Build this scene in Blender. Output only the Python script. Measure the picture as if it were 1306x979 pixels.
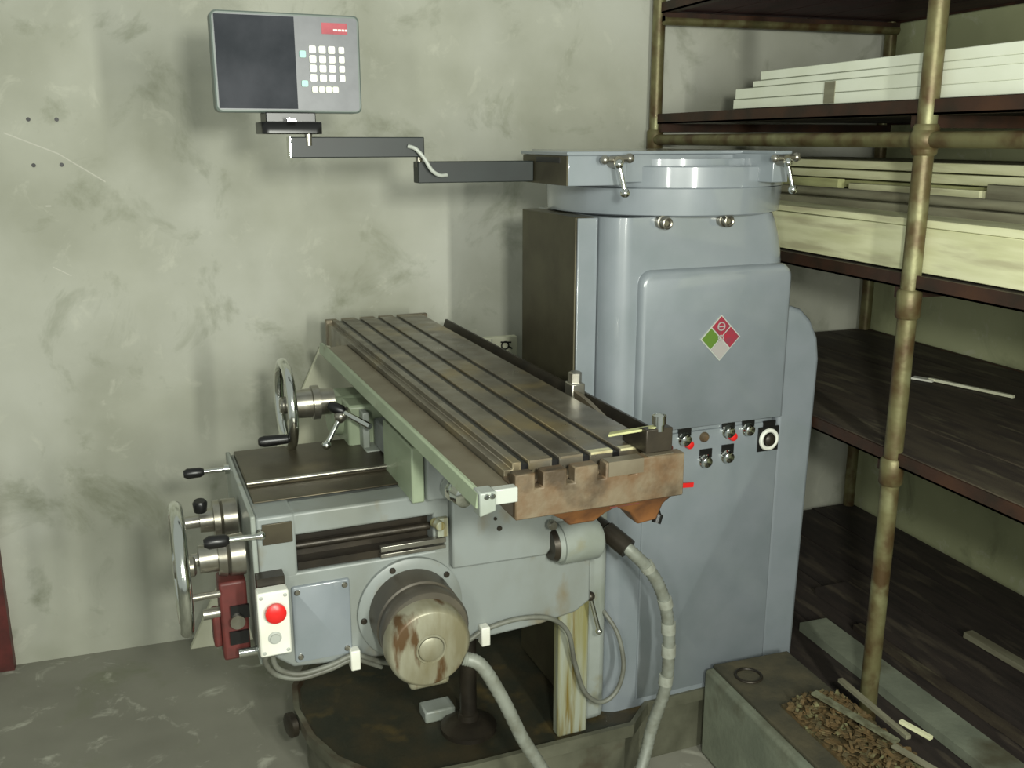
import bpy, bmesh, math, random
from math import pi, sin, cos, radians
from mathutils import Vector, Matrix
random.seed(7)
for o in list(bpy.data.objects): bpy.data.objects.remove(o)
S = bpy.context.scene
COL = S.collection

# ------------------------------------------------------------------ camera, world, lamps, exposure
cam_data = bpy.data.cameras.new('camera'); cam = bpy.data.objects.new('camera', cam_data); COL.objects.link(cam)
cam_data.sensor_width = 36; cam_data.lens = 36 * 1230 / 1306; cam_data.clip_start = .02
cam.location = (0, 0, 1.70); cam.rotation_euler = (radians(90 - 14.2), 0, radians(-18.5))
S.camera = cam
W = bpy.data.worlds.new('world'); S.world = W; W.use_nodes = True
W.node_tree.nodes['Background'].inputs[0].default_value = (.90, .98, .90, 1)
W.node_tree.nodes['Background'].inputs[1].default_value = .42

def area(name, loc, target, sx, sy, e, col):
    d = bpy.data.lights.new(name, 'AREA'); d.shape = 'RECTANGLE'; d.size = sx; d.size_y = sy; d.energy = e; d.color = col
    o = bpy.data.objects.new(name, d); COL.objects.link(o); o.location = loc
    o.rotation_euler = (Vector(target) - Vector(loc)).to_track_quat('-Z', 'Y').to_euler()
    return o
area('hand_lamp', (.20, -.10, 1.84), (.55, 3.2, 1.3), .12, .12, 33, (.98, 1.0, .90))
area('tube_lamp', (.90, -.75, 1.70), (.45, 3.2, 1.3), .09, .85, 50, (.98, 1.0, .90))
area('tube_lamp', (-.67, -.75, 1.70), (.6, 3.2, 1.3), .09, .85, 18, (.98, 1.0, .90))
S.view_settings.view_transform = 'Standard'; S.view_settings.look = 'None'
S.view_settings.gamma = 1; S.view_settings.use_curve_mapping = False
S.view_settings.exposure = 0.0

# ------------------------------------------------------------------ materials
def srgb(r, g, b):
    f = lambda c: ((c / 255 + .055) / 1.055) ** 2.4 if c > 10 else c / 255 / 12.92
    return (f(r), f(g), f(b), 1)
def mat(name, c1, c2=None, scale=6, rough=.5, metal=0, bump=.0, c3=None, s3=2, lo=.4, hi=.65, lo3=.55, hi3=.68, stretch=None, rvar=0, bs=60, coat=0):
    m = bpy.data.materials.new(name); m.use_nodes = True; nt = m.node_tree; N = nt.nodes; L = nt.links
    b = N['Principled BSDF']; b.inputs['Roughness'].default_value = rough; b.inputs['Metallic'].default_value = metal
    b.inputs['Base Color'].default_value = srgb(*c1)
    if coat: b.inputs['Coat Weight'].default_value = coat; b.inputs['Coat Roughness'].default_value = .09
    tc = N.new('ShaderNodeTexCoord'); mp = N.new('ShaderNodeMapping'); L.new(tc.outputs['Object'], mp.inputs[0])
    if stretch: mp.inputs['Scale'].default_value = stretch
    def ns(sc, det=6, off=0):
        n = N.new('ShaderNodeTexNoise'); n.inputs['Scale'].default_value = sc; n.inputs['Detail'].default_value = det
        if off:
            m2 = N.new('ShaderNodeMapping'); m2.inputs['Location'].default_value = (off, off * 2, off * .7)
            L.new(mp.outputs[0], m2.inputs[0]); L.new(m2.outputs[0], n.inputs['Vector'])
        else: L.new(mp.outputs[0], n.inputs['Vector'])
        return n
    def rg(n, a, c):
        r = N.new('ShaderNodeMapRange'); r.inputs[1].default_value = a; r.inputs[2].default_value = c; L.new(n.outputs[0], r.inputs[0]); return r
    def mix(f, a, c):
        x = N.new('ShaderNodeMix'); x.data_type = 'RGBA'; L.new(f, x.inputs[0])
        if isinstance(a, tuple): x.inputs[6].default_value = a
        else: L.new(a, x.inputs[6])
        x.inputs[7].default_value = c; return x.outputs[2]
    out = None
    if c2: out = mix(rg(ns(scale), lo, hi).outputs[0], srgb(*c1), srgb(*c2))
    if c3: out = mix(rg(ns(s3, 8, 3.1), lo3, hi3).outputs[0], out if out else srgb(*c1), srgb(*c3))
    if out: L.new(out, b.inputs['Base Color'])
    if rvar:
        r = N.new('ShaderNodeMapRange'); r.inputs[1].default_value = .3; r.inputs[2].default_value = .7
        r.inputs[3].default_value = max(.05, rough - rvar); r.inputs[4].default_value = min(1, rough + rvar)
        L.new(ns(scale * 2, 6, 5).outputs[0], r.inputs[0]); L.new(r.outputs[0], b.inputs['Roughness'])
    if bump:
        n = ns(bs, 8); bp = N.new('ShaderNodeBump'); bp.inputs['Strength'].default_value = bump; bp.inputs['Distance'].default_value = .01
        L.new(n.outputs[0], bp.inputs['Height']); L.new(bp.outputs[0], b.inputs['Normal'])
    return m
PAINT = mat('grey_machine_paint', (128, 135, 140), (121, 129, 133), 9, .36, 0, .012, coat=1.0, bs=30)
PAINT2 = mat('pale_grey_paint', (148, 154, 148), (132, 138, 128), 8, .38, 0, .02, c3=(130, 128, 104), s3=14, lo3=.62, hi3=.78)
KNEE = mat('worn_grey_paint', (133, 139, 136), (122, 126, 119), 7, .42, 0, .03, c3=(116, 104, 76), s3=11, lo3=.6, hi3=.78, stretch=(1, 1, .55))
STAIN = mat('oil_streaked_paint', (150, 154, 138), (130, 126, 82), 5, .4, 0, .03, c3=(112, 96, 40), s3=7, lo3=.56, hi3=.7, stretch=(9, 9, .6))
GREEN = mat('pale_green_paint', (150, 162, 136), (138, 150, 124), 8, .42, 0, .02, c3=(120, 120, 92), s3=12, lo3=.62, hi3=.8)
CREAM = mat('cream_board', (216, 216, 192), (200, 200, 174), 5, .6)
DKPAINT = mat('dark_grey_slide', (80, 76, 58), (68, 63, 48), 10, .45, .5, .02)  # dark olive grey of the slideway and seat end
TABLE = mat('oily_steel_table', (124, 118, 104), (98, 92, 80), 10, .36, .55, .04, c3=(146, 130, 92), s3=5, lo3=.52, hi3=.72, rvar=.1)
TRAY = mat('gutter_steel', (124, 116, 98), (108, 98, 80), 9, .4, .4, .03)
RUST = mat('rusty_table_end', (108, 96, 76), (96, 74, 50), 22, .55, .15, .15, c3=(66, 54, 38), s3=14, lo3=.5, hi3=.66)
ORANGE = mat('orange_rust', (112, 72, 36), (80, 50, 28), 20, .6, .1, .1, c3=(136, 104, 54), s3=16)
BRIGHT = mat('pale_casting_edge', (205, 200, 160), (160, 150, 112), 18, .4, .2, .04)  # pale tan for the two right-hand strip ends
DARK = mat('dark_oily_steel', (46, 42, 36), (62, 56, 46), 10, .4, .5, .05)
COVER = mat('way_cover_steel', (86, 80, 64), (70, 64, 52), 9, .38, .5, .03, c3=(100, 92, 70), s3=5)
BLACK = mat('black_plastic', (18, 18, 18), None, 5, .35)
ARMB = mat('black_arm_paint', (20, 26, 24), (26, 34, 32), 8, .5)
CHROME = mat('chrome', (215, 218, 212), None, 5, .14, 1)
STEEL = mat('turned_steel', (170, 168, 158), (140, 136, 124), 14, .3, .9, .02)
BASEM = mat('oily_base_tray', (40, 42, 32), (56, 50, 34), 9, .55, .1, .2, c3=(98, 82, 44), s3=6, lo3=.56, hi3=.72, bs=25)
BASES = mat('oily_base_side', (100, 100, 84), (74, 74, 60), 7, .5, 0, .08, c3=(58, 42, 28), s3=5)
MOTOR = mat('dark_motor_shell', (78, 74, 66), (98, 92, 78), 6, .45, .3, .03)
MEND = mat('oil_stained_motor_end', (146, 144, 124), (122, 116, 90), 9, .42, .25, .05, c3=(86, 64, 38), s3=9, lo3=.55, hi3=.64, stretch=(2.5, 1, .7))
HOSE = mat('grey_conduit', (132, 136, 126), (112, 114, 102), 30, .5, .1, .1)
HOSE2 = mat('worn_conduit_sleeve', (158, 162, 150), (136, 138, 126), 30, .5)
CABLE = mat('grey_cable', (112, 114, 104), (92, 92, 82), 20, .5)
WHITE = mat('white_plastic', (226, 228, 218), (214, 214, 200), 10, .4)
RED = mat('red_button', (214, 36, 34), None, 5, .35)
DRED = mat('dark_red_paint', (98, 44, 40), (76, 38, 34), 20, .5)
GREY = mat('grey_button', (168, 172, 164), None, 5, .4)
HOUSING = mat('readout_housing', (98, 108, 102), None, 5, .45)
PANEL = mat('readout_panel', (104, 106, 110), (96, 98, 102), 30, .4)
SCREEN = mat('readout_screen', (36, 40, 46), (58, 60, 66), 7, .55)
SCREEN.node_tree.nodes['Principled BSDF'].inputs['Specular IOR Level'].default_value = .12
TEAL = mat('teal_key', (150, 205, 190), None, 5, .4)
LOGO = mat('logo_red', (170, 66, 78), (150, 50, 62), 30, .5)
EMR = mat('emblem_red', (150, 46, 60), (124, 58, 70), 60, .35)
EMG = mat('emblem_green', (88, 118, 48), None, 60, .35)
EMW = mat('emblem_pale', (158, 154, 150), None, 60, .35)
PIPE = mat('rusty_scaffold_pipe', (116, 112, 76), (84, 66, 40), 14, .45, .4, .08, c3=(140, 140, 102), s3=9, lo3=.55, hi3=.7)
RAIL = mat('brown_angle_iron', (62, 40, 28), (44, 34, 24), 12, .6, .2, .08, c3=(72, 46, 30), s3=7)
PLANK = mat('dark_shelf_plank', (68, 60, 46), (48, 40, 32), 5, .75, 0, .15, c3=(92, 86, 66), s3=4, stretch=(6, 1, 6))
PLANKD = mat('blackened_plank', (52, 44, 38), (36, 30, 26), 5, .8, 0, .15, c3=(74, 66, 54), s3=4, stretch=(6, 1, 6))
MAROON = mat('maroon_plank', (70, 26, 30), (48, 20, 24), 6, .7, 0, .05, stretch=(6, 1, 6))
BOARD = mat('white_foam_board', (232, 236, 218), (222, 226, 204), 6, .6)
BOARDC = mat('cream_timber', (226, 226, 186), (208, 208, 164), 5, .6, 0, .03, c3=(190, 186, 150), s3=3, stretch=(5, 1, 8))
BOARDY = mat('yellowish_timber', (188, 190, 136), (160, 160, 112), 6, .6, 0, .03, stretch=(5, 1, 8))
BOARDG = mat('greyed_timber', (132, 130, 108), (112, 108, 88), 6, .65, 0, .05, stretch=(5, 1, 8))
BLOCK = mat('greenish_concrete_block', (124, 130, 112), (106, 112, 96), 8, .8, 0, .12, c3=(80, 78, 60), s3=4)
TOPD = mat('dirty_block_top', (62, 60, 46), (82, 76, 56), 12, .8, 0, .2)
CHIP = mat('rusty_swarf', (104, 84, 52), (76, 68, 44), 40, .7, .1, .3, c3=(122, 122, 86), s3=30)
CHIP2 = mat('grey_swarf', (120, 122, 98), (90, 88, 66), 40, .7, .1, .3)

def wall_mat(name, ca, cb, cc, scratches=()):
    m = mat(name, ca, cb, 2.2, .75, 0, .10, c3=cc, s3=1.3, lo=.38, hi=.66, lo3=.48, hi3=.72, bs=18)
    nt = m.node_tree; N = nt.nodes; L = nt.links; b = N['Principled BSDF']
    src = b.inputs['Base Color'].links[0].from_socket
    tc = N['Texture Coordinate'] if 'Texture Coordinate' in N else N.new('ShaderNodeTexCoord')
    def add(src, sc, lo, hi, col, off, strength=1.):
        mp = N.new('ShaderNodeMapping'); mp.inputs['Location'].default_value = off; L.new(tc.outputs['Object'], mp.inputs[0])
        n = N.new('ShaderNodeTexNoise'); n.inputs['Scale'].default_value = sc; n.inputs['Detail'].default_value = 9; n.inputs['Roughness'].default_value = .65
        n.inputs['Distortion'].default_value = .6
        L.new(mp.outputs[0], n.inputs['Vector'])
        r = N.new('ShaderNodeMapRange'); r.inputs[1].default_value = lo; r.inputs[2].default_value = hi; r.inputs[4].default_value = strength; L.new(n.outputs[0], r.inputs[0])
        x = N.new('ShaderNodeMix'); x.data_type = 'RGBA'; L.new(r.outputs[0], x.inputs[0]); L.new(src, x.inputs[6]); x.inputs[7].default_value = srgb(*col)
        return x.outputs[2]
    src = add(src, 3.5, .55, .75, (112, 116, 90), (3, 0, 1), .75)
    src = add(src, 9, .58, .7, (206, 206, 190), (1, 4, 2), .45)
    for (x0, z0, x1, z1, wd) in scratches:
        # thin pale scratch: distance from a segment in the wall's own x,z plane
        dx, dz = x1 - x0, z1 - z0; ln = math.hypot(dx, dz); a = math.atan2(dz, dx)
        mp = N.new('ShaderNodeMapping'); mp.vector_type = 'TEXTURE'; mp.inputs['Location'].default_value = ((x0 + x1) / 2, 0, (z0 + z1) / 2)
        mp.inputs['Rotation'].default_value = (0, -a, 0); L.new(tc.outputs['Object'], mp.inputs[0])
        sx = N.new('ShaderNodeSeparateXYZ'); L.new(mp.outputs[0], sx.inputs[0])
        def lt(sock, v):
            ab = N.new('ShaderNodeMath'); ab.operation = 'ABSOLUTE'; L.new(sock, ab.inputs[0])
            q = N.new('ShaderNodeMath'); q.operation = 'LESS_THAN'; L.new(ab.outputs[0], q.inputs[0]); q.inputs[1].default_value = v; return q.outputs[0]
        mu = N.new('ShaderNodeMath'); mu.operation = 'MULTIPLY'; L.new(lt(sx.outputs[0], ln / 2), mu.inputs[0]); L.new(lt(sx.outputs[2], wd), mu.inputs[1])
        m2 = N.new('ShaderNodeMath'); m2.operation = 'MULTIPLY'; L.new(mu.outputs[0], m2.inputs[0]); m2.inputs[1].default_value = .5
        x = N.new('ShaderNodeMix'); x.data_type = 'RGBA'; L.new(m2.outputs[0], x.inputs[0]); L.new(src, x.inputs[6]); x.inputs[7].default_value = srgb(215, 212, 200)
        src = x.outputs[2]
    L.new(src, b.inputs['Base Color'])
    return m
WALL = wall_mat('stained_plaster_wall', (182, 183, 168), (156, 157, 140), (198, 199, 188),
                [(-.49, 1.72, -.35, 1.66, .0018), (-.35, 1.66, -.225, 1.575, .0018), (-.40, 1.32, -.35, 1.29, .0015), (-.40, 1.505, -.385, 1.505, .002)])
WALLR = wall_mat('damp_plaster_wall', (172, 176, 136), (154, 158, 122), (184, 188, 150))
FLOOR = wall_mat('dusty_concrete_floor', (134, 133, 120), (118, 117, 105), (144, 143, 131))

# ------------------------------------------------------------------ geometry helpers
ORG = {}          # absolute origin of every object in its own frame
MR = radians(3.7); RM = Matrix.Rotation(MR, 3, 'Z')
class B:
    def __init__(s): s.bm = bmesh.new()
    def _add(s, vs, fs):
        v = [s.bm.verts.new(p) for p in vs]
        for f in fs:
            try: s.bm.faces.new([v[i] for i in f])
            except ValueError: pass
        return s
    def box(s, x0, x1, y0, y1, z0, z1):
        return s._add([(x0,y0,z0),(x1,y0,z0),(x1,y1,z0),(x0,y1,z0),(x0,y0,z1),(x1,y0,z1),(x1,y1,z1),(x0,y1,z1)],
                      [(3,2,1,0),(4,5,6,7),(0,1,5,4),(1,2,6,5),(2,3,7,6),(3,0,4,7)])
    def obox(s, a, b, w, h, up=(0,0,1)):
        a = Vector(a); b = Vector(b); d = (b - a).normalized(); u = Vector(up); r = d.cross(u).normalized(); u = r.cross(d).normalized()
        vs = [p + r * (i * w / 2) + u * (j * h / 2) for p in (a, b) for i, j in ((-1,-1),(1,-1),(1,1),(-1,1))]
        return s._add(vs, [(0,1,2,3),(7,6,5,4),(4,5,1,0),(5,6,2,1),(6,7,3,2),(7,4,0,3)])
    def prism(s, poly, ax, a, b):
        """poly in the two other axes (in order x,y,z without ax), extruded from a to b"""
        n = len(poly)
        def P(p, t):
            q = list(p); q.insert('xyz'.index(ax), t); return q
        vs = [P(p, a) for p in poly] + [P(p, b) for p in poly]
        fs = [tuple(range(n)), tuple(range(2 * n - 1, n - 1, -1))] + [(i, i + n, (i + 1) % n + n, (i + 1) % n) for i in range(n)]
        return s._add(vs, fs)
    def lathe(s, p, d, prof, n=32, cap=True):
        """prof: list of (distance along d, radius)"""
        p = Vector(p); d = Vector(d).normalized(); r = d.orthogonal().normalized(); u = d.cross(r); vs = []; fs = []
        for t, rad in prof:
            for i in range(n):
                a = 2 * pi * i / n; vs.append(p + d * t + r * rad * cos(a) + u * rad * sin(a))
        for k in range(len(prof) - 1):
            for i in range(n): j = (i + 1) % n; fs.append((k*n+i, k*n+j, (k+1)*n+j, (k+1)*n+i))
        if cap: fs.append(tuple(range(n - 1, -1, -1))); fs.append(tuple((len(prof) - 1) * n + i for i in range(n)))
        return s._add(vs, fs)
    def cyl(s, a, b, r, r2=None, n=24):
        a = Vector(a); b = Vector(b); return s.lathe(a, b - a, [(0, r), ((b - a).length, r2 if r2 is not None else r)], n)
    def ball(s, c, r, n=16):
        return s.lathe(Vector(c) - Vector((0,0,r)), (0,0,1), [(r - r * cos(pi * k / 10), max(r * sin(pi * k / 10), .0003)) for k in range(11)], n)
    def torus(s, c, ax, R, r, n=48, m=12):
        c = Vector(c); d = Vector(ax).normalized(); e = d.orthogonal().normalized(); f = d.cross(e); vs = []; fs = []
        for i in range(n):
            a = 2*pi*i/n; o = e*cos(a) + f*sin(a)
            for j in range(m):
                t = 2*pi*j/m; vs.append(c + o*(R + r*cos(t)) + d*r*sin(t))
        for i in range(n):
            for j in range(m):
                fs.append((i*m+j, ((i+1)%n)*m+j, ((i+1)%n)*m+(j+1)%m, i*m+(j+1)%m))
        return s._add(vs, fs)
    def tube(s, pts, r, n=12, sub=8, ridge=0):
        P = [Vector(p) for p in pts]; Q = []
        for i in range(len(P) - 1):
            p0 = P[max(i-1,0)]; p1 = P[i]; p2 = P[i+1]; p3 = P[min(i+2, len(P)-1)]
            for k in range(sub):
                t = k / sub; Q.append(.5*((2*p1) + (p2-p0)*t + (2*p0-5*p1+4*p2-p3)*t*t + (3*p1-p0-3*p2+p3)*t**3))
        Q.append(P[-1]); vs = []; fs = []; ref = Vector((0, 0, 1))
        for k, q in enumerate(Q):
            d = (Q[min(k+1, len(Q)-1)] - Q[max(k-1, 0)]).normalized()
            u = ref - d * ref.dot(d)
            if u.length < .05: u = d.orthogonal()
            u.normalize(); ref = u; w = d.cross(u); rr = r * (1 + (ridge if k % 2 else 0))
            for i in range(n):
                a = 2*pi*i/n; vs.append(q + u*rr*cos(a) + w*rr*sin(a))
        for k in range(len(Q)-1):
            for i in range(n): j=(i+1)%n; fs.append((k*n+i,k*n+j,(k+1)*n+j,(k+1)*n+i))
        fs += [tuple(range(n-1,-1,-1)), tuple((len(Q)-1)*n+i for i in range(n))]
        return s._add(vs, fs)
    def loft(s, rings):
        n = len(rings[0]); vs = [p for r in rings for p in r]; fs = []
        for k in range(len(rings)-1):
            for i in range(n): j=(i+1)%n; fs.append((k*n+i,k*n+j,(k+1)*n+j,(k+1)*n+i))
        fs += [tuple(range(n-1,-1,-1)), tuple((len(rings)-1)*n+i for i in range(n))]
        return s._add(vs, fs)
    def build(s, name, m, parent=None, frame='R', bev=0, seg=2, sharp=40, origin=None):
        bm = s.bm; bmesh.ops.recalc_face_normals(bm, faces=bm.faces)
        xs = [v.co for v in bm.verts]
        lo = Vector([min(v[i] for v in xs) for i in range(3)]); hi = Vector([max(v[i] for v in xs) for i in range(3)])
        c = Vector(origin) if origin else (Vector(((lo.x+hi.x)/2, (lo.y+hi.y)/2, lo.z)) if parent is None else (lo+hi)/2)
        for v in bm.verts: v.co -= c
        me = bpy.data.meshes.new(name); bm.to_mesh(me); bm.free(); me.materials.append(m)
        for p in me.polygons: p.use_smooth = True
        me.set_sharp_from_angle(angle=radians(sharp))
        o = bpy.data.objects.new(name, me); COL.objects.link(o); place(o, c, parent, frame)
        if bev:
            b = o.modifiers.new('bevel', 'BEVEL'); b.width = bev; b.segments = seg; b.limit_method = 'ANGLE'; b.angle_limit = radians(35)
        return o
def place(o, c, parent, frame):
    c = Vector(c); ORG[o.name] = c.copy()
    if parent is not None:
        o.parent = parent; o.location = c - ORG[parent.name]
    elif frame == 'M':
        o.location = RM @ c; o.rotation_euler = (0, 0, MR)
    else: o.location = c
def tag(o, label=None, cat=None, group=None, kind=None):
    for k, v in (('label', label), ('category', cat), ('group', group), ('kind', kind)):
        if v: o[k] = v
    return o
def thing(name, c, label, cat, frame='R', group=None):
    o = bpy.data.objects.new(name, None); o.empty_display_size = .1; COL.objects.link(o); place(o, c, None, frame)
    return tag(o, label, cat, group)
def dup(o, d, parent=None, label=None):
    c = o.copy(); COL.objects.link(c); c.location = o.location + Vector(d); ORG[c.name] = ORG[o.name] + Vector(d)
    if parent is not None: c.parent = parent
    if label: c['label'] = label
    return c
def rrect(x0, x1, y0, y1, r, n=6, corners=(1,1,1,1)):
    """ccw rounded rectangle; corners: (x0y0, x1y0, x1y1, x0y1)"""
    out = []
    for (cx, cy, a0, on, qx, qy) in ((x0+r, y0+r, pi, corners[0], x0, y0), (x1-r, y0+r, 1.5*pi, corners[1], x1, y0),
                                     (x1-r, y1-r, 0, corners[2], x1, y1), (x0+r, y1-r, .5*pi, corners[3], x0, y1)):
        for k in range(n+1):
            a = a0 + .5*pi*k/n
            out.append((cx + r*cos(a), cy + r*sin(a)) if on else (qx + (k-n/2)*1e-5*(1 if a0 in (1.5*pi, pi) else -1), qy + (k-n/2)*1e-5))
    return out

# ------------------------------------------------------------------ setting
WY = 3.27; WX = 2.66
tag(B().box(-3, 4, -1.5, WY+.1, -.1, 0).build('floor', FLOOR), kind='structure')
wb = tag(B().box(-3, WX+.1, WY, WY+.15, 0, 3.1).build('wall_back', WALL, origin=(0, WY, 0)), kind='structure')
tag(B().box(WX, WX+.15, -1.5, WY, 0, 3.1).build('wall_right', WALLR), kind='structure')
tr = B().box(-.74, -.652, WY-.035, WY, 0, .72).build('trim_1', DRED); tag(tr, kind='structure')
for i, (x, z) in enumerate(((-.42, 1.759), (-.343, 1.759), (-.42, 1.626), (-.343, 1.627))):
    B().cyl((x, WY-.0015, z), (x, WY+.004, z), .0062, n=12).build('anchor_hole', BLACK, wb)

# ------------------------------------------------------------------ milling machine (frame M)
RX, RY = 1.05, 2.2
mill = thing('milling_machine', (RX, RY, 0), 'large grey knee-type milling machine with long slotted table, standing in the corner', 'milling machine', 'M')
def part(b, name, m, parent=mill, **k): return b.build(name, m, parent, 'M', **k)
def screw(parent, p, d=(0,-1,0), r=.006, m=None, h=.005, name='screw', prev=None):
    if prev is not None: return dup(prev, Vector(p) - ORG[prev.name] , parent)
    p = Vector(p); d = Vector(d).normalized()
    return B().lathe(p, d, [(0, r), (h*.7, r), (h, r*.75)], 12).build(name, m or STEEL, parent, 'M', origin=tuple(p))

# base tray
z1 = .20
base_poly = [(.98, 1.965), (1.15, 1.965), (1.24, 2.043), (1.70, 2.043), (1.70, 2.60), (1.0, 2.66), (.52, 2.66), (.40, 2.60), (.345, 2.50), (.33, 2.38), (.345, 2.24), (.385, 2.12), (.45, 2.03), (.56, 1.975), (.70, 1.965)]
def inset(poly, d):
    c = Vector((1.0, 2.32)); return [((Vector(p)-c).x*(1-d/.65)+c.x, (Vector(p)-c).y*(1-d/.34)+c.y) for p in poly]
b = B(); b.loft([[(x, y, z) for x, y in q] for q, z in ((inset(base_poly, .03), 0), (inset(base_poly, .03), .15), (base_poly, .165), (base_poly, z1), (inset(base_poly, .014), z1), (inset(base_poly, .02), z1-.012))])
base = part(b, 'base', BASES, sharp=30)
part(B().loft([[(x, y, z) for x, y in inset(base_poly, .021)] for z in (z1-.013, z1-.0105)]), 'oil_tray', BASEM, base)
part(B().lathe((.345, 2.36, .17), (-1, -.25, 0), [(0, .02), (.02, .02), (.021, .034), (.036, .034), (.04, .028)], 24), 'drain_knob', DARK, base)

# column
def colring(z, xr, yb=2.52, xl=1.09, yf=2.05, r=.06):
    return [(x, y, z) for x, y in rrect(xl, xr, yf, yb, r, 8)]
zs = [(.19, 1.625), (.9, 1.625), (1.36, 1.622), (1.42, 1.615), (1.46, 1.606), (1.50, 1.592), (1.519, 1.582)]
tophump = [(1.517, 1.583), (1.54, 1.57), (1.57, 1.548), (1.595, 1.52)]
column = part(B().loft([colring(z, xr) for z, xr in zs]), 'column', PAINT, sharp=50)
part(B().loft([colring(z, xr, 2.5, 1.3, 2.13) for z, xr in tophump]), 'column_top', PAINT, column, sharp=50)
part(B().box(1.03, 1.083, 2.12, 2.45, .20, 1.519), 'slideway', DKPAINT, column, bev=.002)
part(B().box(1.034, 1.088, 2.112, 2.119, .20, 1.517), 'way_edge', PAINT, column, bev=.002)
# rear motor cover
rc = [(1.625, .20), (1.735, .20), (1.752, 1.12), (1.742, 1.18), (1.715, 1.23), (1.68, 1.262), (1.64, 1.275), (1.625, 1.275)]
part(B().prism(rc, 'y', 2.065, 2.50), 'motor_cover', PAINT, column, bev=.02, seg=4)
# raised access door
def plate(x0, x1, z0, z1_, y_, t, r, corners=(1,1,1,1), soft=.012):
    b = B(); rings = []
    for ins, dy in ((0, 0), (0, t*.35), (soft*.35, t*.8), (soft, t)):
        rings.append([(x, y_ - dy, z) for x, z in rrect(x0+ins, x1-ins, z0+ins*.4, z1_-ins, max(r-ins*.5, .004), 6, corners)])
    return b.loft(rings)
part(plate(1.168, 1.617, .978, 1.392, 2.052, .022, .035, (0, 0, 1, 1)), 'access_door', PAINT, column, sharp=60)
cp = part(plate(1.20, 1.617, .215, .966, 2.052, .006, .03, (0, 0, 1, 0), .004), 'control_panel', PAINT, column, sharp=60)
# emblem: a diamond of four smaller diamonds
ex, ez, yy = 1.400, 1.212, 2.0295
part(B().prism([(ex-.060, ez), (ex, ez-.060), (ex+.060, ez), (ex, ez+.060)], 'y', yy-.002, yy+.001), 'emblem_plate', GREY, column)
for (dx, dz, m_) in ((0, .029, EMR), (.029, 0, EMR), (-.029, 0, EMG), (0, -.029, EMW)):
    h = .0265; part(B().prism([(ex+dx-h, ez+dz), (ex+dx, ez+dz-h), (ex+dx+h, ez+dz), (ex+dx, ez+dz+h)], 'y', yy-.0035, yy-.002), 'emblem_field', m_, column)
part(B().torus((ex, yy-.004, ez+.03), (0,1,0), .010, .0018, 20, 6).torus((ex, yy-.004, ez+.0), (0,1,0), .007, .0015, 20, 6).box(ex-.008, ex+.008, yy-.0055, yy-.004, ez+.0285, ez+.0315), 'emblem_mark', EMW, column)
# operating elements
py = 2.0465
def control(x, z, red=None, lab=True):
    if lab: part(B().box(x-.019, x+.019, py-.003, py+.001, z+.008, z+.034), 'label_plate', BLACK, column)
    part(B().lathe((x, py+.001, z), (0,-1,0), [(0, .019), (.004, .019), (.008, .015), (.016, .014), (.018, .011)], 20), 'switch_knob', CHROME, column)
    if red: part(B().lathe((x+.012, py+.001, z-.014), (0,-1,0), [(0, .012), (.014, .011), (.017, .006)], 16), 'pilot_button', RED if red == 2 else DRED, column)
control(1.255, .945, 1); control(1.318, .947, 2); control(1.452, .953, 2); control(1.515, .951, 0)
control(1.385, .879); control(1.453, .883)
part(B().lathe((1.378, py, .946), (0,-1,0), [(0, .014), (.006, .013), (.012, .008)], 16), 'pilot_lamp', RUST, column)
part(B().box(1.548, 1.614, py-.004, py+.001, .884, .952).box(1.563, 1.603, py-.003, py+.001, .952, .968), 'switch_plate', BLACK, column)
part(B().torus((1.581, py-.006, .917), (0,1,0), .025, .006, 32, 8), 'switch_ring', WHITE, column)
part(B().lathe((1.581, py-.003, .917), (0,-1,0), [(0, .017), (.012, .016), (.016, .011)], 20), 'switch_knob', DARK, column)
part(B().obox((1.29, 2.035, .826), (1.345, 2.035, .822), .004, .012), 'indicator_pointer', RED, column)
# lower column lever, foot strip
foot = part(B().box(.945, 1.03, 2.0, 2.035, .19, .60), 'column_foot', STAIN, column, bev=.006)
part(B().box(1.03, 1.10, 2.035, 2.12, .19, .90), 'foot_strip', PAINT2, column, bev=.02, seg=3)
lv = part(B().cyl((.985, 2.01, .638), (.985, 1.955, .638), .011).cyl((.985, 1.963, .638), (1.010, 1.960, .600), .008).ball((1.010, 1.960, .600), .012), 'clamp_lever', DARK, column)
part(B().cyl((1.010, 1.960, .600), (1.034, 1.955, .505), .0055).ball((1.034, 1.955, .502), .009), 'lever_rod', CHROME, lv)
# turret ring and ram seat
ring = part(B().lathe((1.375, 2.30, 1.52), (0,0,1), [(0, .300), (.004, .308), (.066, .312), (.068, .306), (.0685, .262), (.135, .262), (.136, .20)], 96), 'turret_ring', PAINT, sharp=35)
part(B().lathe((1.40, 2.29, 1.588), (0,0,1), [(0, .288), (.048, .288), (.051, .284)], 96), 'upper_ring', PAINT, ring, sharp=35)
pb = B()
pp = [(.935, 1.97), (1.085, 1.965), (1.10, 2.08), (1.47, 2.08), (1.485, 1.965), (1.535, 1.965), (1.535, 2.55), (1.10, 2.55), (1.08, 2.235), (.935, 2.235)]
pb.prism(pp, 'z', 1.666, 1.675); 
pq = [(.940, 1.974), (1.085, 1.970), (1.12, 2.09), (1.45, 2.09), (1.485, 1.970), (1.53, 1.970), (1.53, 2.54), (1.11, 2.54), (1.09, 2.225), (.945, 2.225)]
pb.prism(pq, 'z', 1.600, 1.6665)
ram = part(pb, 'ram_seat', PAINT, bev=.002)
part(B().box(.9350, .944, 2.01, 2.14, 1.650, 1.662), 'seat_slot', BLACK, ram)
part(B().box(.9365, .9405, 1.976, 2.223, 1.601, 1.6655), 'seat_end', DKPAINT, ram)
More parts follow.
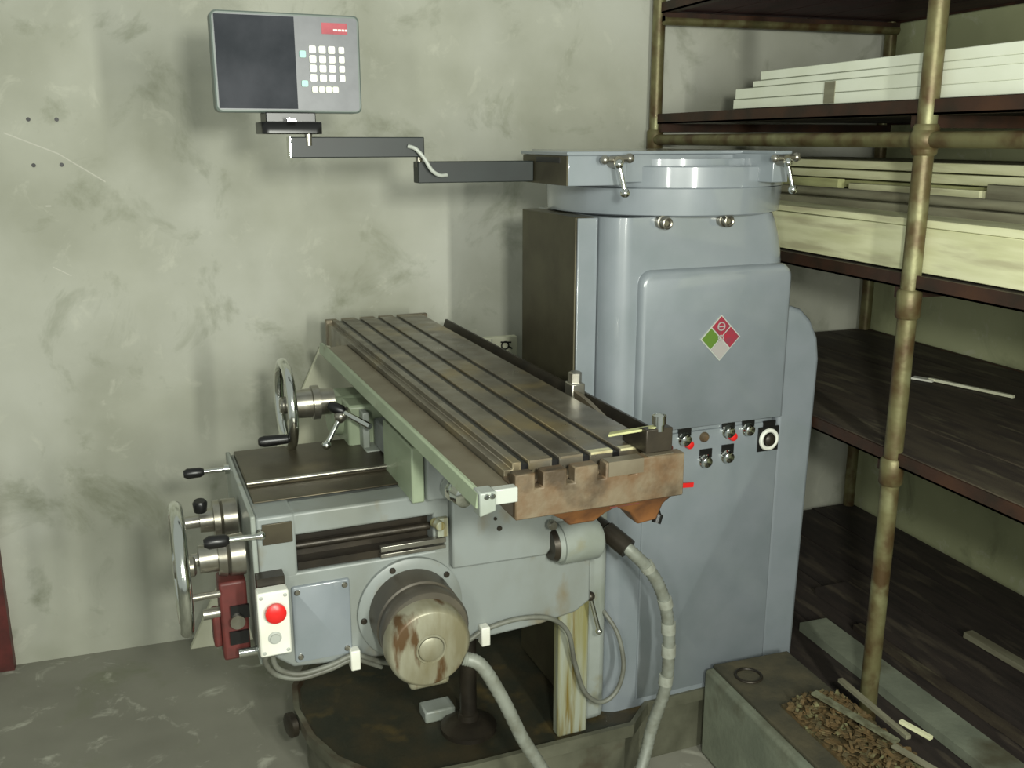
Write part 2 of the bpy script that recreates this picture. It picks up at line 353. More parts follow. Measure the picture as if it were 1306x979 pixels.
for (x, dx) in ((1.045, .012), (1.500, .012)):
    lv = part(B().cyl((x, 1.975, 1.652), (x, 1.935, 1.652), .013).cyl((x-.028, 1.945, 1.657), (x+.03, 1.945, 1.660), .007).ball((x-.030, 1.945, 1.657), .010).ball((x+.032, 1.945, 1.660), .011), 'clamp_lever', STEEL, ram)
    part(B().cyl((x, 1.935, 1.648), (x+dx, 1.925, 1.588), .0055, .005).ball((x, 1.935, 1.648), .011).ball((x+dx, 1.925, 1.585), .011), 'lever_rod', CHROME, lv)
for x in (1.225, 1.400):
    part(B().lathe((x, 2.055, 1.508), (0,-1,0), [(0, .017), (.02, .017), (.021, .013), (.035, .013)], 16).torus((x, 2.018, 1.506), (0,1,0), .011, .004, 20, 8), 'ring_bolt', STEEL, ring)

# knee
kp = [(.215, .66), (.235, .61), (.275, .578), (.405, .565), (.62, .552), (.868, .562), (.96, .576), (1.0, .60), (1.0, .80), (.215, .80)]
kb = B().prism(kp, 'y', 1.94, 2.40)
kb.box(.215, .296, 1.94, 2.40, .79, .935).box(.60, 1.0, 1.94, 2.40, .79, .935).box(.29, .61, 1.94, 2.02, .885, .935).box(.29, .61, 2.02, 2.40, .79, .928)
knee = part(kb, 'knee', KNEE, bev=.006, seg=3)
part(B().box(.204, .2145, 1.937, 2.403, .60, .942), 'front_plate', PAINT2, knee, bev=.003)
part(B().box(.298, .60, 1.985, 2.019, .802, .884), 'bed_recess', DARK, knee)
part(B().cyl((.297, 1.968, .850), (.60, 1.968, .850), .009), 'guide_rod', DARK, knee)
part(B().box(.297, .60, 1.945, 1.985, .803, .82), 'lower_rail', DARK, knee)
part(B().box(.475, .625, 1.926, 1.939, .807, .816).box(.475, .625, 1.924, 1.939, .822, .834), 'scale_rail', STEEL, knee, bev=.001)
part(B().box(.606, .632, 1.925, 1.939, .835, .880).cyl((.60, 1.932, .872), (.606, 1.90, .872), .011), 'brass_stop', STAIN, knee, bev=.002)
part(B().box(.222, .580, 2.13, 2.385, .929, .947), 'way_cover', COVER, knee, bev=.003)
part(B().box(.222, .585, 2.025, 2.125, .936, .940), 'way_cover', COVER, knee, bev=.002)
part(B().cyl((.222, 2.127, .948), (.585, 2.127, .948), .005, n=12), 'cover_ridge', STEEL, knee)
part(B().box(.226, .288, 1.934, 1.939, .875, .921), 'name_plate', COVER, knee, bev=.001)
cv = part(plate(.278, .405, .59, .770, 1.941, .008, .006, soft=.003), 'side_cover', PAINT, knee)
s0 = None
for p in ((.290, 1.934, .757), (.393, 1.934, .757), (.290, 1.934, .604), (.393, 1.934, .604)): screw(knee, p, r=.0065, m=STEEL)
# knee motor
mc = Vector((.541, 1.94, .672))
part(B().lathe(mc + Vector((0, .002, 0)), (0,-1,0), [(0, .122), (.012, .122), (.014, .119), (.016, .10)], 48), 'motor_flange', KNEE, knee)
for k in range(5):
    a = radians(40 + 72*k); screw(knee, mc + Vector((.11*cos(a), -.013, .11*sin(a))), r=.007, m=DARK)
mt = part(B().lathe(mc + Vector((0, -.012, 0)), (0,-1,0), [(0, .098), (.07, .098), (.073, .094), (.088, .094), (.092, .098), (.110, .098), (.118, .093)], 48), 'feed_motor', MOTOR)
e0 = mc + Vector((-.006, -.128, -.012))
me_ = part(B().lathe(e0, (0,-1,0), [(0, .092), (.038, .091), (.048, .084), (.0495, .080), (.050, .034), (.047, .032), (.047, .030)], 48), 'motor_end_cap', MEND, mt)
part(B().lathe(e0 + Vector((0, -.046, 0)), (0,-1,0), [(0, .027), (.006, .027), (.009, .022)], 24).torus(e0 + Vector((0, -.050, 0)), (0,1,0), .031, .003, 28, 6), 'oil_plug', MEND, mt)
part(B().box(e0.x-.045, e0.x+.045, e0.y-.040, e0.y-.008, .562, .60), 'terminal_box', MEND, mt, bev=.01)
# saddle apron, cross body
sb = B().prism([(.637, .758), (.87, .752), (.885, .772), (.885, .94), (.637, .94)], 'y', 1.915, 1.94)
sb.box(.60, .90, 1.915, 2.60, .938, 1.00).box(.60, .90, 1.88, 2.62, 1.0, 1.068).box(.575, .62, 1.895, 2.16, .936, 1.068).box(.56, .60, 2.16, 2.30, .95, 1.02)
sad = part(sb, 'saddle', KNEE, bev=.005, seg=2)
part(B().box(.545, .574, 1.91, 2.15, .93, 1.058), 'saddle_guard', GREEN, sad, bev=.004)
part(B().box(.528, .545, 2.28, 2.32, .93, 1.04).box(.528, .575, 2.25, 2.32, .93, .95), 'wiper_bracket', PAINT2, sad, bev=.003)
part(B().cyl((.75, 1.912, .84), (.75, 1.916, .84), .006), 'oil_nipple', DARK, sad)
part(B().cyl((.74, 1.912, .865), (.74, 1.916, .865), .004), 'oil_nipple', DARK, sad)
part(B().lathe((.632, 1.90, .965), (.25, -1, -.1), [(0, .030), (.02, .030), (.022, .024), (.035, .024), (.037, .029), (.06, .028), (.065, .02)], 28), 'clamp_nut', CHROME, sad)
bo = part(B().lathe((.890, 1.92, .775), (1, 0, 0), [(0, .044), (.012, .044), (.0125, .050), (.105, .050), (.115, .042)], 32), 'feed_boss', PAINT2, sad)
part(B().lathe((.878, 1.92, .775), (1, 0, 0), [(0, .036), (.018, .044)], 32), 'boss_face', DARK, bo)
screw(sad, (.875, 1.90, .835), r=.012, m=STEEL, h=.012, name='hex_bolt')
# bracket and shafts on the left of the saddle
part(B().box(.50, .62, 2.32, 2.52, .93, 1.05).lathe((.47, 2.42, 1.0), (1,0,0), [(0, .048), (.08, .055), (.13, .055)], 24), 'gear_bracket', GREEN, sad, bev=.008)
sp = part(B().lathe((.345, 2.40, 1.048), (1,0,0), [(0, .016), (.03, .018), (.032, .036), (.078, .038), (.08, .044), (.098, .044), (.10, .034), (.135, .034)], 32), 'dial_hub', STEEL, sad)
def wheel(name, c, R, r, parent, hdl, hm):
    c = Vector(c)
    w = part(B().torus(c, (1,0,0), R, r, 56, 14), name, CHROME, parent)
    hb = B().lathe(c - Vector((.014,0,0)), (1,0,0), [(0, .018), (.004, .022), (.04, .022), (.045, .016)], 24)
    part(hb, 'hub', STEEL, w)
    for k in range(3):
        a = radians(hdl + 120*k); d = Vector((0, cos(a), sin(a)))
        part(B().cyl(c + d*.016 + Vector((.01,0,0)), c + d*(R-.004), .008, .0065, 12), 'spoke', CHROME, w)
    a = radians(hdl); p = c + Vector((0, cos(a)*R, sin(a)*R))
    if hm: part(B().lathe(p, (-1,0,0), [(0, .008), (.012, .009), (.015, .012), (.07, .014), (.082, .011), (.085, .006)], 20), 'crank_handle', hm, w)
    return w
wheel('handwheel', (.360, 2.40, 1.048), .108, .0125, mill, 215, BLACK)
lv = part(B().cyl((.50, 2.33, 1.035), (.475, 2.29, 1.035), .012).ball((.475, 2.29, 1.035), .016), 'feed_lever', STEEL, sad)
part(B().cyl((.475, 2.29, 1.035), (.435, 2.27, .975), .0065).ball((.433, 2.27, .972), .0115), 'lever_rod', CHROME, lv)
part(B().cyl((.485, 2.28, 1.045), (.53, 2.21, 1.025), .0065, .008), 'lever_rod', CHROME, lv)
part(B().lathe((.452, 2.31, 1.062), (.8, -.6, -.4), [(0, .010), (.01, .014), (.035, .014), (.045, .008)], 16), 'lever_grip', BLACK, lv)
# knee front: levers, dials, crank, gear clutch
lv = part(B().cyl((.205, 2.33, .921), (.135, 2.33, .921), .0065).cyl((.205, 2.33, .921), (.193, 2.33, .921), .012), 'clamp_lever', CHROME, knee)
part(B().lathe((.145, 2.33, .921), (-1,0,0), [(0, .008), (.008, .012), (.038, .013), (.047, .008)], 16), 'lever_grip', BLACK, lv)
lv = part(B().cyl((.222, 1.915, .906), (.145, 1.915, .908), .0062).ball((.222, 1.917, .906), .009), 'clamp_lever', CHROME, knee)
part(B().cyl((.222, 1.917, .906), (.222, 1.945, .906), .006), 'lever_pivot', STEEL, lv)
part(B().lathe((.157, 1.915, .908), (-1,0,0), [(0, .008), (.008, .013), (.04, .014), (.05, .008)], 16), 'lever_grip', BLACK, lv)
part(B().lathe((.085, 2.16, .862), (1,0,0), [(0, .014), (.03, .014), (.031, .026), (.06, .028), (.061, .042), (.075, .044), (.078, .038), (.082, .044), (.112, .044)], 36), 'cross_feed_dial', STEEL, knee)
part(B().lathe((.118, 2.125, .900), (0,-.2,1), [(0, .014), (.02, .016), (.026, .012)], 16), 'dial_knob', BLACK, knee)
part(B().lathe((.085, 2.03, .825), (1,0,0), [(0, .014), (.014, .014), (.016, .030), (.054, .031), (.055, .040), (.072, .044), (.074, .038), (.080, .044), (.110, .046)], 36), 'elevation_dial', STEEL, knee)
part(B().box(.135, .193, 2.0, 2.07, .59, .775).box(.118, .136, 2.01, 2.06, .62, .70), 'clutch_cover', DRED, knee, bev=.006)
part(B().cyl((.10, 2.02, .70), (.135, 2.02, .70), .012).cyl((.168, 1.985, .685), (.168, 2.0, .685), .016), 'clutch_shaft', STEEL, knee)
for q in ((.155, .195, .69, .72), (.15, .19, .63, .66)): part(B().box(q[0], q[1], 1.992, 1.999, q[2], q[3]), 'clutch_window', BLACK, knee)
part(B().cyl((.165, 1.985, .612), (.205, 1.985, .612), .010).ball((.208, 1.985, .612), .012), 'clutch_pin', CHROME, knee)
wheel('handwheel', (.062, 2.00, .824), .130, .014, mill, 200, None)
part(B().cyl((.075, 1.98, .762), (.135, 1.99, .758), .008), 'clutch_rod', STEEL, knee)
# emergency stop box
part(B().box(.205, .262, 1.905, 1.94, .664, .815), 'box_backing', DARK, knee)
es = part(B().box(.199, .264, 1.872, 1.906, .652, .797), 'stop_box', WHITE, bev=.004)
tag(es, 'white box with red and grey push buttons')
part(B().lathe((.2335, 1.873, .755), (0,-1,0), [(0, .010), (.010, .010), (.011, .0215), (.018, .0215), (.023, .014), (.024, .004)], 28), 'stop_button', RED, es)
part(B().lathe((.230, 1.873, .694), (0,-1,0), [(0, .014), (.003, .014), (.004, .010), (.008, .010)], 20), 'start_button', GREY, es)
for p in ((.207, 1.872, .787), (.256, 1.872, .787), (.207, 1.872, .662), (.256, 1.872, .662)): screw(es, p, r=.004, m=GREY, h=.002)

# table
TX0, TX1, TY0, TY1, TZ = .588, .918, 1.425, 3.01, 1.15
sl = [.632, .692, .753, .814]
prof = [(TX0+.004, 1.07), (TX1, 1.07), (TX1, 1.128), (TX1-.018, 1.128), (TX1-.018, TZ)]
for sx in reversed(sl):
    prof += [(sx+.007, TZ), (sx+.007, TZ-.018), (sx+.014, TZ-.018), (sx+.014, TZ-.032), (sx-.014, TZ-.032), (sx-.014, TZ-.018), (sx-.007, TZ-.018), (sx-.007, TZ)]
prof += [(TX0+.020, TZ), (TX0+.020, TZ-.012), (TX0+.004, TZ-.012)]
table = part(B().prism(prof, 'y', 1.488, 2.985), 'table', TABLE, bev=.0012, seg=1, sharp=30)
for sx in sl: part(B().box(sx-.0066, sx+.0066, 1.4895, 2.984, TZ-.031, TZ-.005), 'slot_shade_grime', BLACK, table)  # black inserts put the slots' shade into colour, along with oily chips
# slotted end wall with gutter behind it
def endprof(z0):
    p = [(TX0, z0), (TX1+.003, z0), (TX1+.003, TZ)]
    for sx in reversed(sl): p += [(sx+.0075, TZ), (sx+.0075, TZ-.028), (sx-.0075, TZ-.028), (sx-.0075, TZ)]
    return p + [(TX0, TZ)]
part(B().prism(endprof(1.068), 'y', TY0, 1.452).box(TX0, TX1+.003, 1.452, 1.489, 1.068, 1.128), 'table_end', RUST, table, bev=.002, seg=1)
part(B().prism(endprof(1.068), 'y', 2.99, TY1), 'table_end', TRAY, table, bev=.002, seg=1)
for i in range(4):
    a = sl[i]+.0085; bnd = (sl[i+1]-.0085) if i < 3 else TX1-.02
    part(B().box(a, bnd, 1.4865, 1.503, TZ-.004, TZ+.0006), 'strip_edge', BRIGHT if i >= 2 else TRAY, table)
part(B().box(.765, .835, TY0-.0015, 1.45, TZ-.026, TZ+.001).box(.846, .90, 1.428, 1.452, TZ-.001, TZ+.001), 'pale_patch', TRAY, table)  # slightly paler pieces on the near end wall
# drip gutter along the left side
part(B().prism([(.515, 1.118), (.590, 1.124), (.590, 1.112), (.515, 1.106)], 'y', 1.44, 2.72), 'side_gutter', TRAY, table)
part(B().prism([(.512, 1.104), (.522, 1.104), (.526, 1.134), (.516, 1.134)], 'y', 1.415, 2.73), 'gutter_lip', GREEN, table, bev=.003)
part(B().box(.545, .590, 1.418, 1.438, 1.105, 1.132), 'gutter_end', GREY, table, bev=.002)
part(B().prism([(.516, 1.092), (.546, 1.100), (.546, 1.135), (.516, 1.135)], 'y', 1.405, 1.44), 'gutter_block', PAINT2, table, bev=.003)
screw(table, (.528, 1.405, 1.128), r=.005, m=CHROME, h=.004); screw(table, (.538, 1.405, 1.128), r=.005, m=CHROME, h=.004)
part(B().prism([(.555, 1.106), (.590, 1.106), (.590, 1.070)], 'y', 1.435, 1.56), 'gutter_web', DARK, table)
part(B().prism([(.919, 1.090), (.975, 1.098), (.982, 1.130), (.976, 1.130), (.968, 1.108), (.919, 1.102)], 'y', 1.60, 2.97), 'rear_gutter', DARK, table)
# underside web and drain spouts
part(B().prism([(.60, 1.07), (.90, 1.07), (.87, 1.062), (.63, 1.062)], 'y', 1.46, 2.95), 'table_underside', DARK, table)
part(B().loft([[(.655,1.43,1.068),(.80,1.43,1.068),(.80,1.56,1.068),(.655,1.56,1.068)], [(.69,1.45,1.045),(.775,1.45,1.045),(.775,1.52,1.045),(.69,1.52,1.045)], [(.705,1.455,1.030),(.755,1.455,1.030),(.755,1.50,1.030),(.705,1.50,1.030)]]), 'drain_spout', ORANGE, table, bev=.004)
part(B().loft([[(.775,1.43,1.068),(.90,1.43,1.068),(.90,1.55,1.068),(.775,1.55,1.068)], [(.825,1.45,1.038),(.895,1.45,1.045),(.895,1.52,1.045),(.825,1.52,1.038)], [(.845,1.455,1.010),(.885,1.455,1.014),(.885,1.49,1.014),(.845,1.49,1.010)]]), 'drain_spout', ORANGE, table, bev=.004)
part(B().lathe((.905, 1.50, 1.065), (0,0,-1), [(0, .034), (.02, .032), (.034, .018)], 20), 'feed_nut', STEEL, table)
part(B().cyl((.885, 1.47, 1.05), (.895, 1.465, 1.015), .006).cyl((.895, 1.465, 1.02), (.889, 1.463, 1.004), .009), 'grease_nipple', BLACK, table)
part(B().box(.775, .835, 1.435, 1.455, 1.060, 1.069), 'red_edge', DRED, table)
# column-side stop dog with bolt
sd = part(B().box(.922, .955, 1.90, 1.94, 1.09, 1.165), 'stop_dog', STEEL, table, bev=.003)
part(B().lathe((.938, 1.92, 1.165), (0,0,1), [(0, .016), (.022, .016), (.025, .012)], 6).torus((.938, 1.898, 1.13), (0,1,0), .012, .004, 20, 8), 'dog_bolt', STEEL, table)
part(B().prism([(1.62, 1.075), (1.90, 1.075), (1.90, 1.150), (1.84, 1.145), (1.62, 1.10)], 'x', .925, .935), 'side_plate', TRAY, table)

# elevating screw
part(B().lathe((.745, 2.13, .188), (0,0,1), [(0, .074), (.014, .074), (.017, .066), (.030, .050), (.034, .028), (.05, .026), (.052, .022), (.40, .022)], 32), 'elevating_screw', DARK)
part(B().box(.645, .730, 2.19, 2.25, .188, .222), 'screw_block', PAINT2, base, bev=.005)

# conduits and cables
part(B().tube([(1.045, 2.03, .775), (1.055, 1.96, .765), (1.085, 1.91, .735), (1.145, 1.90, .668), (1.185, 1.90, .59), (1.203, 1.90, .50), (1.207, 1.90, .42), (1.200, 1.90, .33), (1.165, 1.90, .225), (1.13, 1.88, .14), (1.06, 1.84, .04), (1.0, 1.82, .016)], .015, 14, 14, .10), 'flexible_conduit', HOSE)
part(B().cyl((1.030, 2.06, .785), (1.054, 1.965, .766), .021).cyl((1.053, 1.965, .766), (1.085, 1.910, .735), .025), 'conduit_fitting', DARK)
for p, q in (((1.130,1.90,.690),(1.140,1.90,.674)), ((1.187,1.90,.588),(1.193,1.90,.565)), ((1.202,1.90,.52),(1.203,1.90,.49)), ((1.206,1.90,.455),(1.206,1.90,.425)), ((1.203,1.90,.37),(1.200,1.90,.345))):
    part(B().cyl(p, q, .0185, n=16), 'conduit_sleeve', HOSE2)
part(B().tube([(.610, 1.77, .618), (.645, 1.755, .600), (.69, 1.745, .515), (.737, 1.74, .405), (.786, 1.73, .310), (.82, 1.72, .20), (.87, 1.72, .09), (.95, 1.72, .018), (1.1, 1.74, .016)], .0145, 14, 14, .08), 'flexible_conduit', HOSE)
part(B().tube([(.236, 1.90, .655), (.228, 1.915, .63), (.24, 1.925, .590), (.285, 1.925, .568), (.35, 1.925, .574), (.404, 1.925, .588), (.44, 1.93, .570), (.47, 1.933, .552), (.54, 1.935, .53), (.62, 1.935, .54), (.682, 1.93, .566), (.718, 1.93, .583), (.80, 1.93, .594), (.884, 1.93, .580), (.945, 1.95, .52), (.975, 1.97, .42), (1.008, 1.975, .325), (1.055, 1.975, .284), (1.10, 1.975, .305), (1.122, 1.98, .37), (1.115, 2.0, .45), (1.093, 2.03, .500), (1.09, 2.06, .505)], .006, 10, 8), 'cable', CABLE)
part(B().tube([(.222, 1.90, .655), (.212, 1.915, .62), (.235, 1.93, .575), (.285, 1.93, .555), (.35, 1.93, .562), (.404, 1.93, .575), (.44, 1.934, .556), (.47, 1.936, .538)], .006, 10, 8), 'cable', CABLE)
for x, z in ((.407, .580), (.716, .574)):
    part(B().box(x-.011, x+.011, 1.914, 1.94, z-.026, z+.022), 'cable_clip', WHITE, bev=.003)

# ------------------------------------------------------------------ clamp block lying on the table
cl = thing('clamp_block', (.865, 1.46, 1.15), 'dark step clamp with a bright bolt on the near right end of the slotted table', 'clamp', 'M')
B().prism([(1.44, 1.1515), (1.53, 1.1515), (1.53, 1.172), (1.46, 1.196), (1.44, 1.196)], 'x', .848, .903).build('clamp_body', DARK, cl, 'M', bev=.002)
B().cyl((.878, 1.448, 1.19), (.878, 1.448, 1.205), .010).lathe((.878, 1.448, 1.203), (0,0,1), [(0, .013), (.016, .013), (.019, .009)], 16).build('clamp_bolt', CHROME, cl, 'M')
B().obox((.872, 1.45, 1.197), (.805, 1.50, 1.176), .018, .004).build('clamp_strap', BOARDY, cl, 'M')

# ------------------------------------------------------------------ digital readout on its arm
dro = thing('digital_readout', (.384, 2.17, 1.70), 'grey digital readout box with dark screen and white keypad on a black swing arm', 'display', 'M')
dp = lambda b, n, m, p=dro, **k: b.build(n, m, p, 'M', **k)
X0, X1, Z0, Z1, YF = .222, .536, 1.757, 1.962, 2.20
hs = dp(B().loft([[(x, y, z) for x, z in rrect(X0+i, X1-i, Z0+i, Z1-i, .012, 6)] for i, y in ((.004, YF+.055), (0, YF+.05), (0, YF+.003), (.003, YF))]), 'housing', HOUSING, sharp=30)
dp(B().prism(rrect(X0+.006, X1-.006, Z0+.006, Z1-.006, .006, 4), 'y', YF-.0012, YF+.002), 'front_panel', PANEL)
dp(B().box(X0+.007, X0+.172, YF-.0024, YF, Z0+.008, Z1-.008), 'screen', SCREEN)
lg = dp(B().box(X1-.083, X1-.027, YF-.0022, YF, Z1-.040, Z1-.017), 'logo_plate', LOGO)
dp(B().box(X1-.058, X1-.049, YF-.0028, YF-.0022, Z1-.0335, Z1-.0295).box(X1-.0475, X1-.041, YF-.0028, YF-.0022, Z1-.0335, Z1-.0295).box(X1-.0395, X1-.034, YF-.0028, YF-.0022, Z1-.0335, Z1-.0295).box(X1-.0325, X1-.0275, YF-.0028, YF-.0022, Z1-.0335, Z1-.0295), 'logo_print', WHITE, lg)
key = None
xs = [X1-.1055, X1-.0845, X1-.0640, X1-.0425]; zk = [Z1-.073, Z1-.0925, Z1-.112, Z1-.1315]
for j, z in enumerate(zk):
    for i, x in enumerate(xs):
        if key is None: key = dp(B().prism(rrect(x-.0075, x+.0075, z-.0078, z+.0078, .003, 3), 'y', YF-.005, YF), 'key', WHITE); k0 = (x, z)
        else:
            k = dup(key, (x-k0[0], 0, z-k0[1]), dro)
            if i == 3: k.scale = (.85, 1, .9)
k2 = None
for i in range(4):
    x = X1-.1035 + i*.0150
    if k2 is None: k2 = dp(B().prism(rrect(x-.0066, x+.0066, Z1-.162, Z1-.149, .003, 3), 'y', YF-.005, YF), 'key', BOARD); x0 = x
    else: dup(k2, (x-x0, 0, 0), dro)
dp(B().prism(rrect(X1-.134, X1-.120, Z1-.090, Z1-.076, .003, 3), 'y', YF-.005, YF), 'key', TEAL)
dp(B().prism(rrect(X1-.132, X1-.118, Z1-.150, Z1-.137, .003, 3), 'y', YF-.005, YF), 'key', TEAL)
sw = dp(B().loft([[(x, y, z) for x, y in rrect(.306, .434, 2.135, 2.25, .015, 5)] for z in (1.712, 1.716, 1.735, 1.737)]).box(.318, .424, 2.16, 2.24, 1.736, 1.757), 'swivel_mount', BLACK, bev=.002)
dp(B().box(.358, .376, 2.131, 2.136, 1.738, 1.744), 'mount_clip', CHROME, sw)
dp(B().cyl((.405, 2.155, 1.712), (.405, 2.155, 1.688), .008), 'pivot_pin', STEEL, sw)
dp(B().box(.366, .664, 2.15, 2.19, 1.662, 1.706), 'arm_segment', ARMB, bev=.002)
dp(B().box(.3635, .3655, 2.15, 2.19, 1.662, 1.706), 'arm_end', CHROME)
dp(B().box(.650, .935, 2.155, 2.195, 1.604, 1.652), 'arm_segment', ARMB, bev=.002)
dp(B().cyl((.657, 2.172, 1.640), (.657, 2.172, 1.700), .008), 'pivot_pin', STEEL)
dp(B().tube([(.625, 2.147, 1.686), (.640, 2.138, 1.680), (.658, 2.135, 1.660), (.675, 2.135, 1.634), (.695, 2.140, 1.622), (.715, 2.15, 1.622)], .0045, 10, 8), 'cable', GREY)

# ------------------------------------------------------------------ scaffold rack (room frame)
RXF, RXB = 1.62, 2.60
rack = thing('scaffold_rack', (2.1, 1.9, 0), 'tall storage rack of rusty scaffold pipes with dark plank shelves along the right wall', 'rack')
rp = lambda b, n, m, **k: b.build(n, m, rack, 'R', **k)
for x, y in ((RXF, 3.225), (RXF, 1.86), (RXB, 3.225), (RXB, 1.86), (RXF, .50), (RXB, .50)):
    rp(B().cyl((x, y, 0), (x, y, 2.45), .0225, n=20), 'upright_pipe', PIPE)
for y in (3.225, 1.86, .50):
    for z in (1.70, 1.32, .90):
        rp(B().lathe((RXF, y, z-.035), (0,0,1), [(0, .025), (.006, .029), (.064, .029), (.07, .025)], 20), 'coupler', PIPE)
rp(B().ball((RXF, 1.86, 1.70), .036, 20), 'coupler', PIPE)
rp(B().cyl((RXF, .42, 1.70), (RXF, 3.23, 1.70), .0185, n=16), 'cross_pipe', PIPE)
for z0 in (1.755, 1.357, .918, 2.125, .15):
    rp(B().box(RXF-.004, RXF+.002, .40, 3.25, z0, z0+.034).box(RXF-.004, RXF+.035, .40, 3.25, z0, z0+.005), 'angle_rail', RAIL)
    rp(B().box(RXB, RXB+.006, .40, 3.25, z0, z0+.034), 'angle_rail', RAIL)
    for y in (3.19, 1.90, .46):
        rp(B().obox((RXF, y, z0-.014), (RXB, y, z0-.014), .025, .028), 'cross_bearer', RAIL)
for z in (2.10, ): rp(B().cyl((RXF, 3.19, z), (RXB, 3.19, z), .016, n=14), 'cross_pipe', PIPE)
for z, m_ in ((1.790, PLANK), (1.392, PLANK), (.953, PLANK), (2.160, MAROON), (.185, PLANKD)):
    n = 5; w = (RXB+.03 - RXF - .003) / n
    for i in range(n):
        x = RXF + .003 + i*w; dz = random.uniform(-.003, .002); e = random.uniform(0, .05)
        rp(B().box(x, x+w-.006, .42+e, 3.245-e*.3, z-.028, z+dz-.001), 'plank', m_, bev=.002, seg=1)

# things on the rack ------------------------------------------------------
def board(name, x0, x1, y0, y1, z0, z1, m, label, group=None, cat='board', yaw=0):
    o = B().box(x0, x1, y0, y1, z0, z1).build(name, m, bev=.0015, seg=1)
    group = group or {'foam_board': 'white boards stacked on the upper shelf', 'timber_board': 'boards stacked on the middle shelf', 'short_board': 'short boards on edge on the middle shelf'}.get(name)
    return tag(o, label, cat, group)
zb = 1.792
board('foam_board', 1.645, 1.80, .9, 2.745, zb, zb+.028, BOARD, 'white board at the bottom of the front stack on the upper shelf')
board('foam_board', 1.645, 1.80, .9, 2.735, zb+.0285, zb+.060, BOARD, 'second white board from the bottom in the front stack on the upper shelf')
board('foam_board', 1.645, 1.83, .9, 2.64, zb+.0605, zb+.078, BOARD, 'third white board from the bottom in the front stack on the upper shelf')
board('foam_board', 1.645, 1.84, .9, 2.60, zb+.0785, zb+.104, BOARD, 'topmost white board of the front stack on the upper shelf')
tag(B().box(1.643, 1.6449, 2.24, 2.285, zb+.002, zb+.058).build('tape_strip', BOARDG), 'dull tape strip round the white boards on the upper shelf', 'tape')
z2 = 1.394
o = board('timber_beam', 1.645, 1.76, .8, 2.75, z2, z2+.105, BOARDC, 'broad cream timber beam lying along the front edge of the middle shelf', cat='beam')
board('timber_batten', 1.645, 1.765, .8, 2.75, z2+.106, z2+.124, BOARDC, 'thin cream batten lying on top of the broad cream beam', cat='batten')
o = B().cyl((1.80, .8, 1.552), (1.80, 3.0, 1.552), .013, n=16).build('plastic_pipe', BOARDG); tag(o, 'long thin grey pipe lying behind the cream beam', 'pipe')
board('timber_board', 1.775, 1.86, .8, 3.0, z2, z2+.143, BOARDG, 'grey board under the thin pipe on the middle shelf')
zz = z2
spec = [(.03, BOARDY, 'yellowish board at the bottom of the rear stack'), (.036, BOARDG, 'greyed board second from the bottom of the rear stack'), (.036, BOARDC, 'cream board third from the bottom of the rear stack'),
        (.034, BOARDY, 'yellowish board above the cream one in the rear stack'), (.028, BOARDG, 'weathered grey board in the middle of the rear stack'), (.026, BOARDY, 'yellowish board just below the two white boards of the rear stack'),
        (.027, BOARDC, 'lower of the two pale boards topping the rear stack'), (.027, BOARDC, 'topmost pale board of the rear stack on the middle shelf')]
for i, (h, m_, lb) in enumerate(spec):
    board('timber_board', 1.90 + (.03 if i > 4 else .0), 2.30, .8, 3.12, zz, zz+h-.002, m_, lb); zz += h + (.002 if i > 4 else 0)
board('short_board', 1.872, 1.897, .95, 1.92, z2, z2+.200, BOARDG, 'short grey board standing on edge before the rear stack at right')
board('short_board', 1.872, 1.897, 1.94, 2.45, z2, z2+.183, BOARDC, 'short cream board on edge before the rear stack, left of the pole')
board('short_board', 1.872, 1.897, 2.50, 3.05, z2, z2+.192, BOARDY, 'short yellowish board on edge at the far end of the rear stack')
def stick(name, a, b_, w, h, m, label, cat): return tag(B().obox(a, b_, w, h).build(name, m), label, cat, {'debris_strip': 'strips lying in the swarf heap', 'floor_plank': 'loose planks on the bottom shelf'}.get(name))
stick('lath', (2.22, 2.42, .958), (2.30, 2.16, .958), .012, .008, CREAM, 'thin pale lath lying on the dark lower middle shelf', 'lath')
stick('paper_scrap', (2.19, 2.46, .956), (2.22, 2.40, .956), .03, .006, WHITE, 'small white scrap lying on the dark lower middle shelf', 'scrap')
stick('floor_plank', (2.02, 2.55, .200), (2.06, 1.30, .200), .14, .026, PLANKD, 'dark loose plank lying on the bottom shelf near the wall', 'plank')
stick('floor_plank', (1.80, 2.35, .200), (1.80, 1.2, .200), .10, .028, BLOCK, 'greenish grey plank lying on the bottom shelf just right of the pole', 'plank')
stick('lath', (1.93, 2.30, .196), (1.96, 1.3, .196), .03, .018, PLANK, 'narrow brown lath between the planks on the bottom shelf', 'lath')
stick('lath', (2.23, 2.15, .196), (2.26, 1.50, .196), .035, .018, BOARDG, 'narrow grey lath at the right of the bottom shelf', 'lath')

# ------------------------------------------------------------------ concrete block with debris (room frame)
blk = thing('concrete_block', (1.41, 1.5, 0), 'low greenish grey block beside the machine carrying rusty debris', 'block')
blk_b = B().box(1.278, 1.545, .9, 2.125, 0, .268).build('block_body', BLOCK, blk, bev=.012, seg=3)
B().box(1.30, 1.540, .92, 2.115, .2685, .281).build('block_top', TOPD, blk, bev=.004)
B().torus((1.36, 2.03, .283), (0,0,1), .035, .004, 28, 8).build('lifting_ring', DARK, blk)
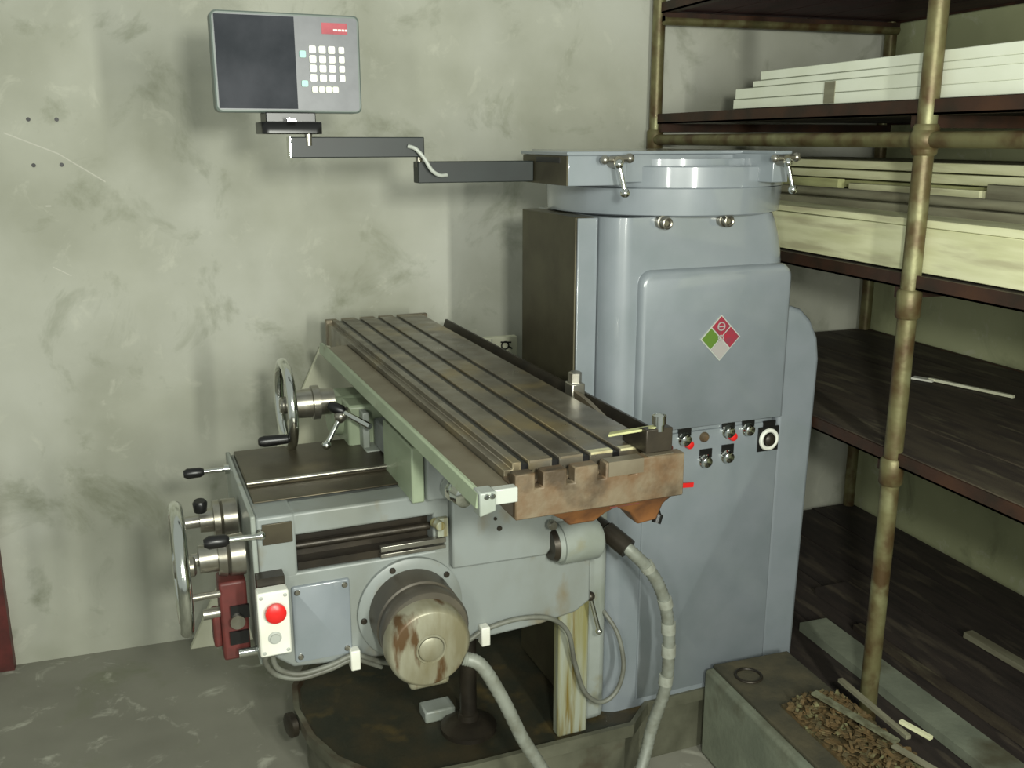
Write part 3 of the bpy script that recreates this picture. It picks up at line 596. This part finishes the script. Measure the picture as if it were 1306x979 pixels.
# debris: a pile of swarf nobody could count
bm = B(); random.seed(3)
for k in range(1500):
    u, v = random.random(), random.random(); x = 1.365 + u*.165; y = .92 + v*.95; z = .294 + .026*math.sin(pi*min(u*1.15, 1))*random.random()
    a = random.uniform(0, pi); l = random.uniform(.004, .015); h = random.uniform(.001, .003)
    bm.obox((x - l*cos(a), y - l*sin(a), z), (x + l*cos(a), y + l*sin(a), z + random.uniform(-.004, .008)), random.uniform(.003, .012), h)
bm.box(1.36, 1.535, .90, 1.875, .2815, .289)
tag(bm.build('swarf_heap', CHIP, sharp=20), 'heap of rusty brown metal swarf on the low block', 'swarf', kind='stuff')
for k, (a, b_, w, h, m_, lb) in enumerate((
    ((1.545, 1.885, .318), (1.540, 1.62, .318), .014, .010, BOARDG, 'thin grey strip along the right edge of the swarf heap'),
    ((1.548, 1.66, .335), (1.57, 1.58, .335), .012, .008, BOARDC, 'short pale stick crossing the end of the grey strip'),
    ((1.43, 1.84, .330), (1.49, 1.60, .330), .020, .006, CHIP2, 'flat grey green flake lying in the swarf heap'),
    ((1.48, 1.60, .322), (1.545, 1.35, .322), .016, .006, BOARDG, 'grey stick at the near end of the swarf heap'))):
    stick('debris_strip', a, b_, w, h, m_, lb, 'scrap')

# ------------------------------------------------------------------ boards leaning on the wall behind the machine
o = B().prism([(-.10, .0), (.22, .0), (.72, 1.03), (.395, 1.03)], 'y', 3.19, 3.215).build('leaning_board', CREAM, bev=.002, seg=1)
tag(o, 'tall cream board leaning sideways behind the machine, below the handwheels', 'board')
cb = thing('marked_panel', (.97, 3.13, 0), 'pale upright panel with a black printed mark, leaning at the wall behind the table', 'panel')
B().box(.84, 1.064, 3.12, 3.15, 0, 1.038).build('panel_body', CREAM, cb, bev=.003)
B().box(.968, .971, 3.117, 3.1195, .3, 1.034).build('panel_seam', GREY, cb)
mk = B(); x, z = 1.018, 1.008
mk.torus((x, 3.1175, z), (0,1,0), .013, .0028, 20, 6).obox((x+.010, 3.1175, z-.002), (x+.026, 3.1175, z-.012), .003, .005).obox((x-.016, 3.1175, z+.013), (x+.022, 3.1175, z+.010), .003, .005).obox((x+.008, 3.1175, z-.028), (x+.022, 3.1175, z-.045), .003, .005)
mk.build('printed_mark', BLACK, cb)
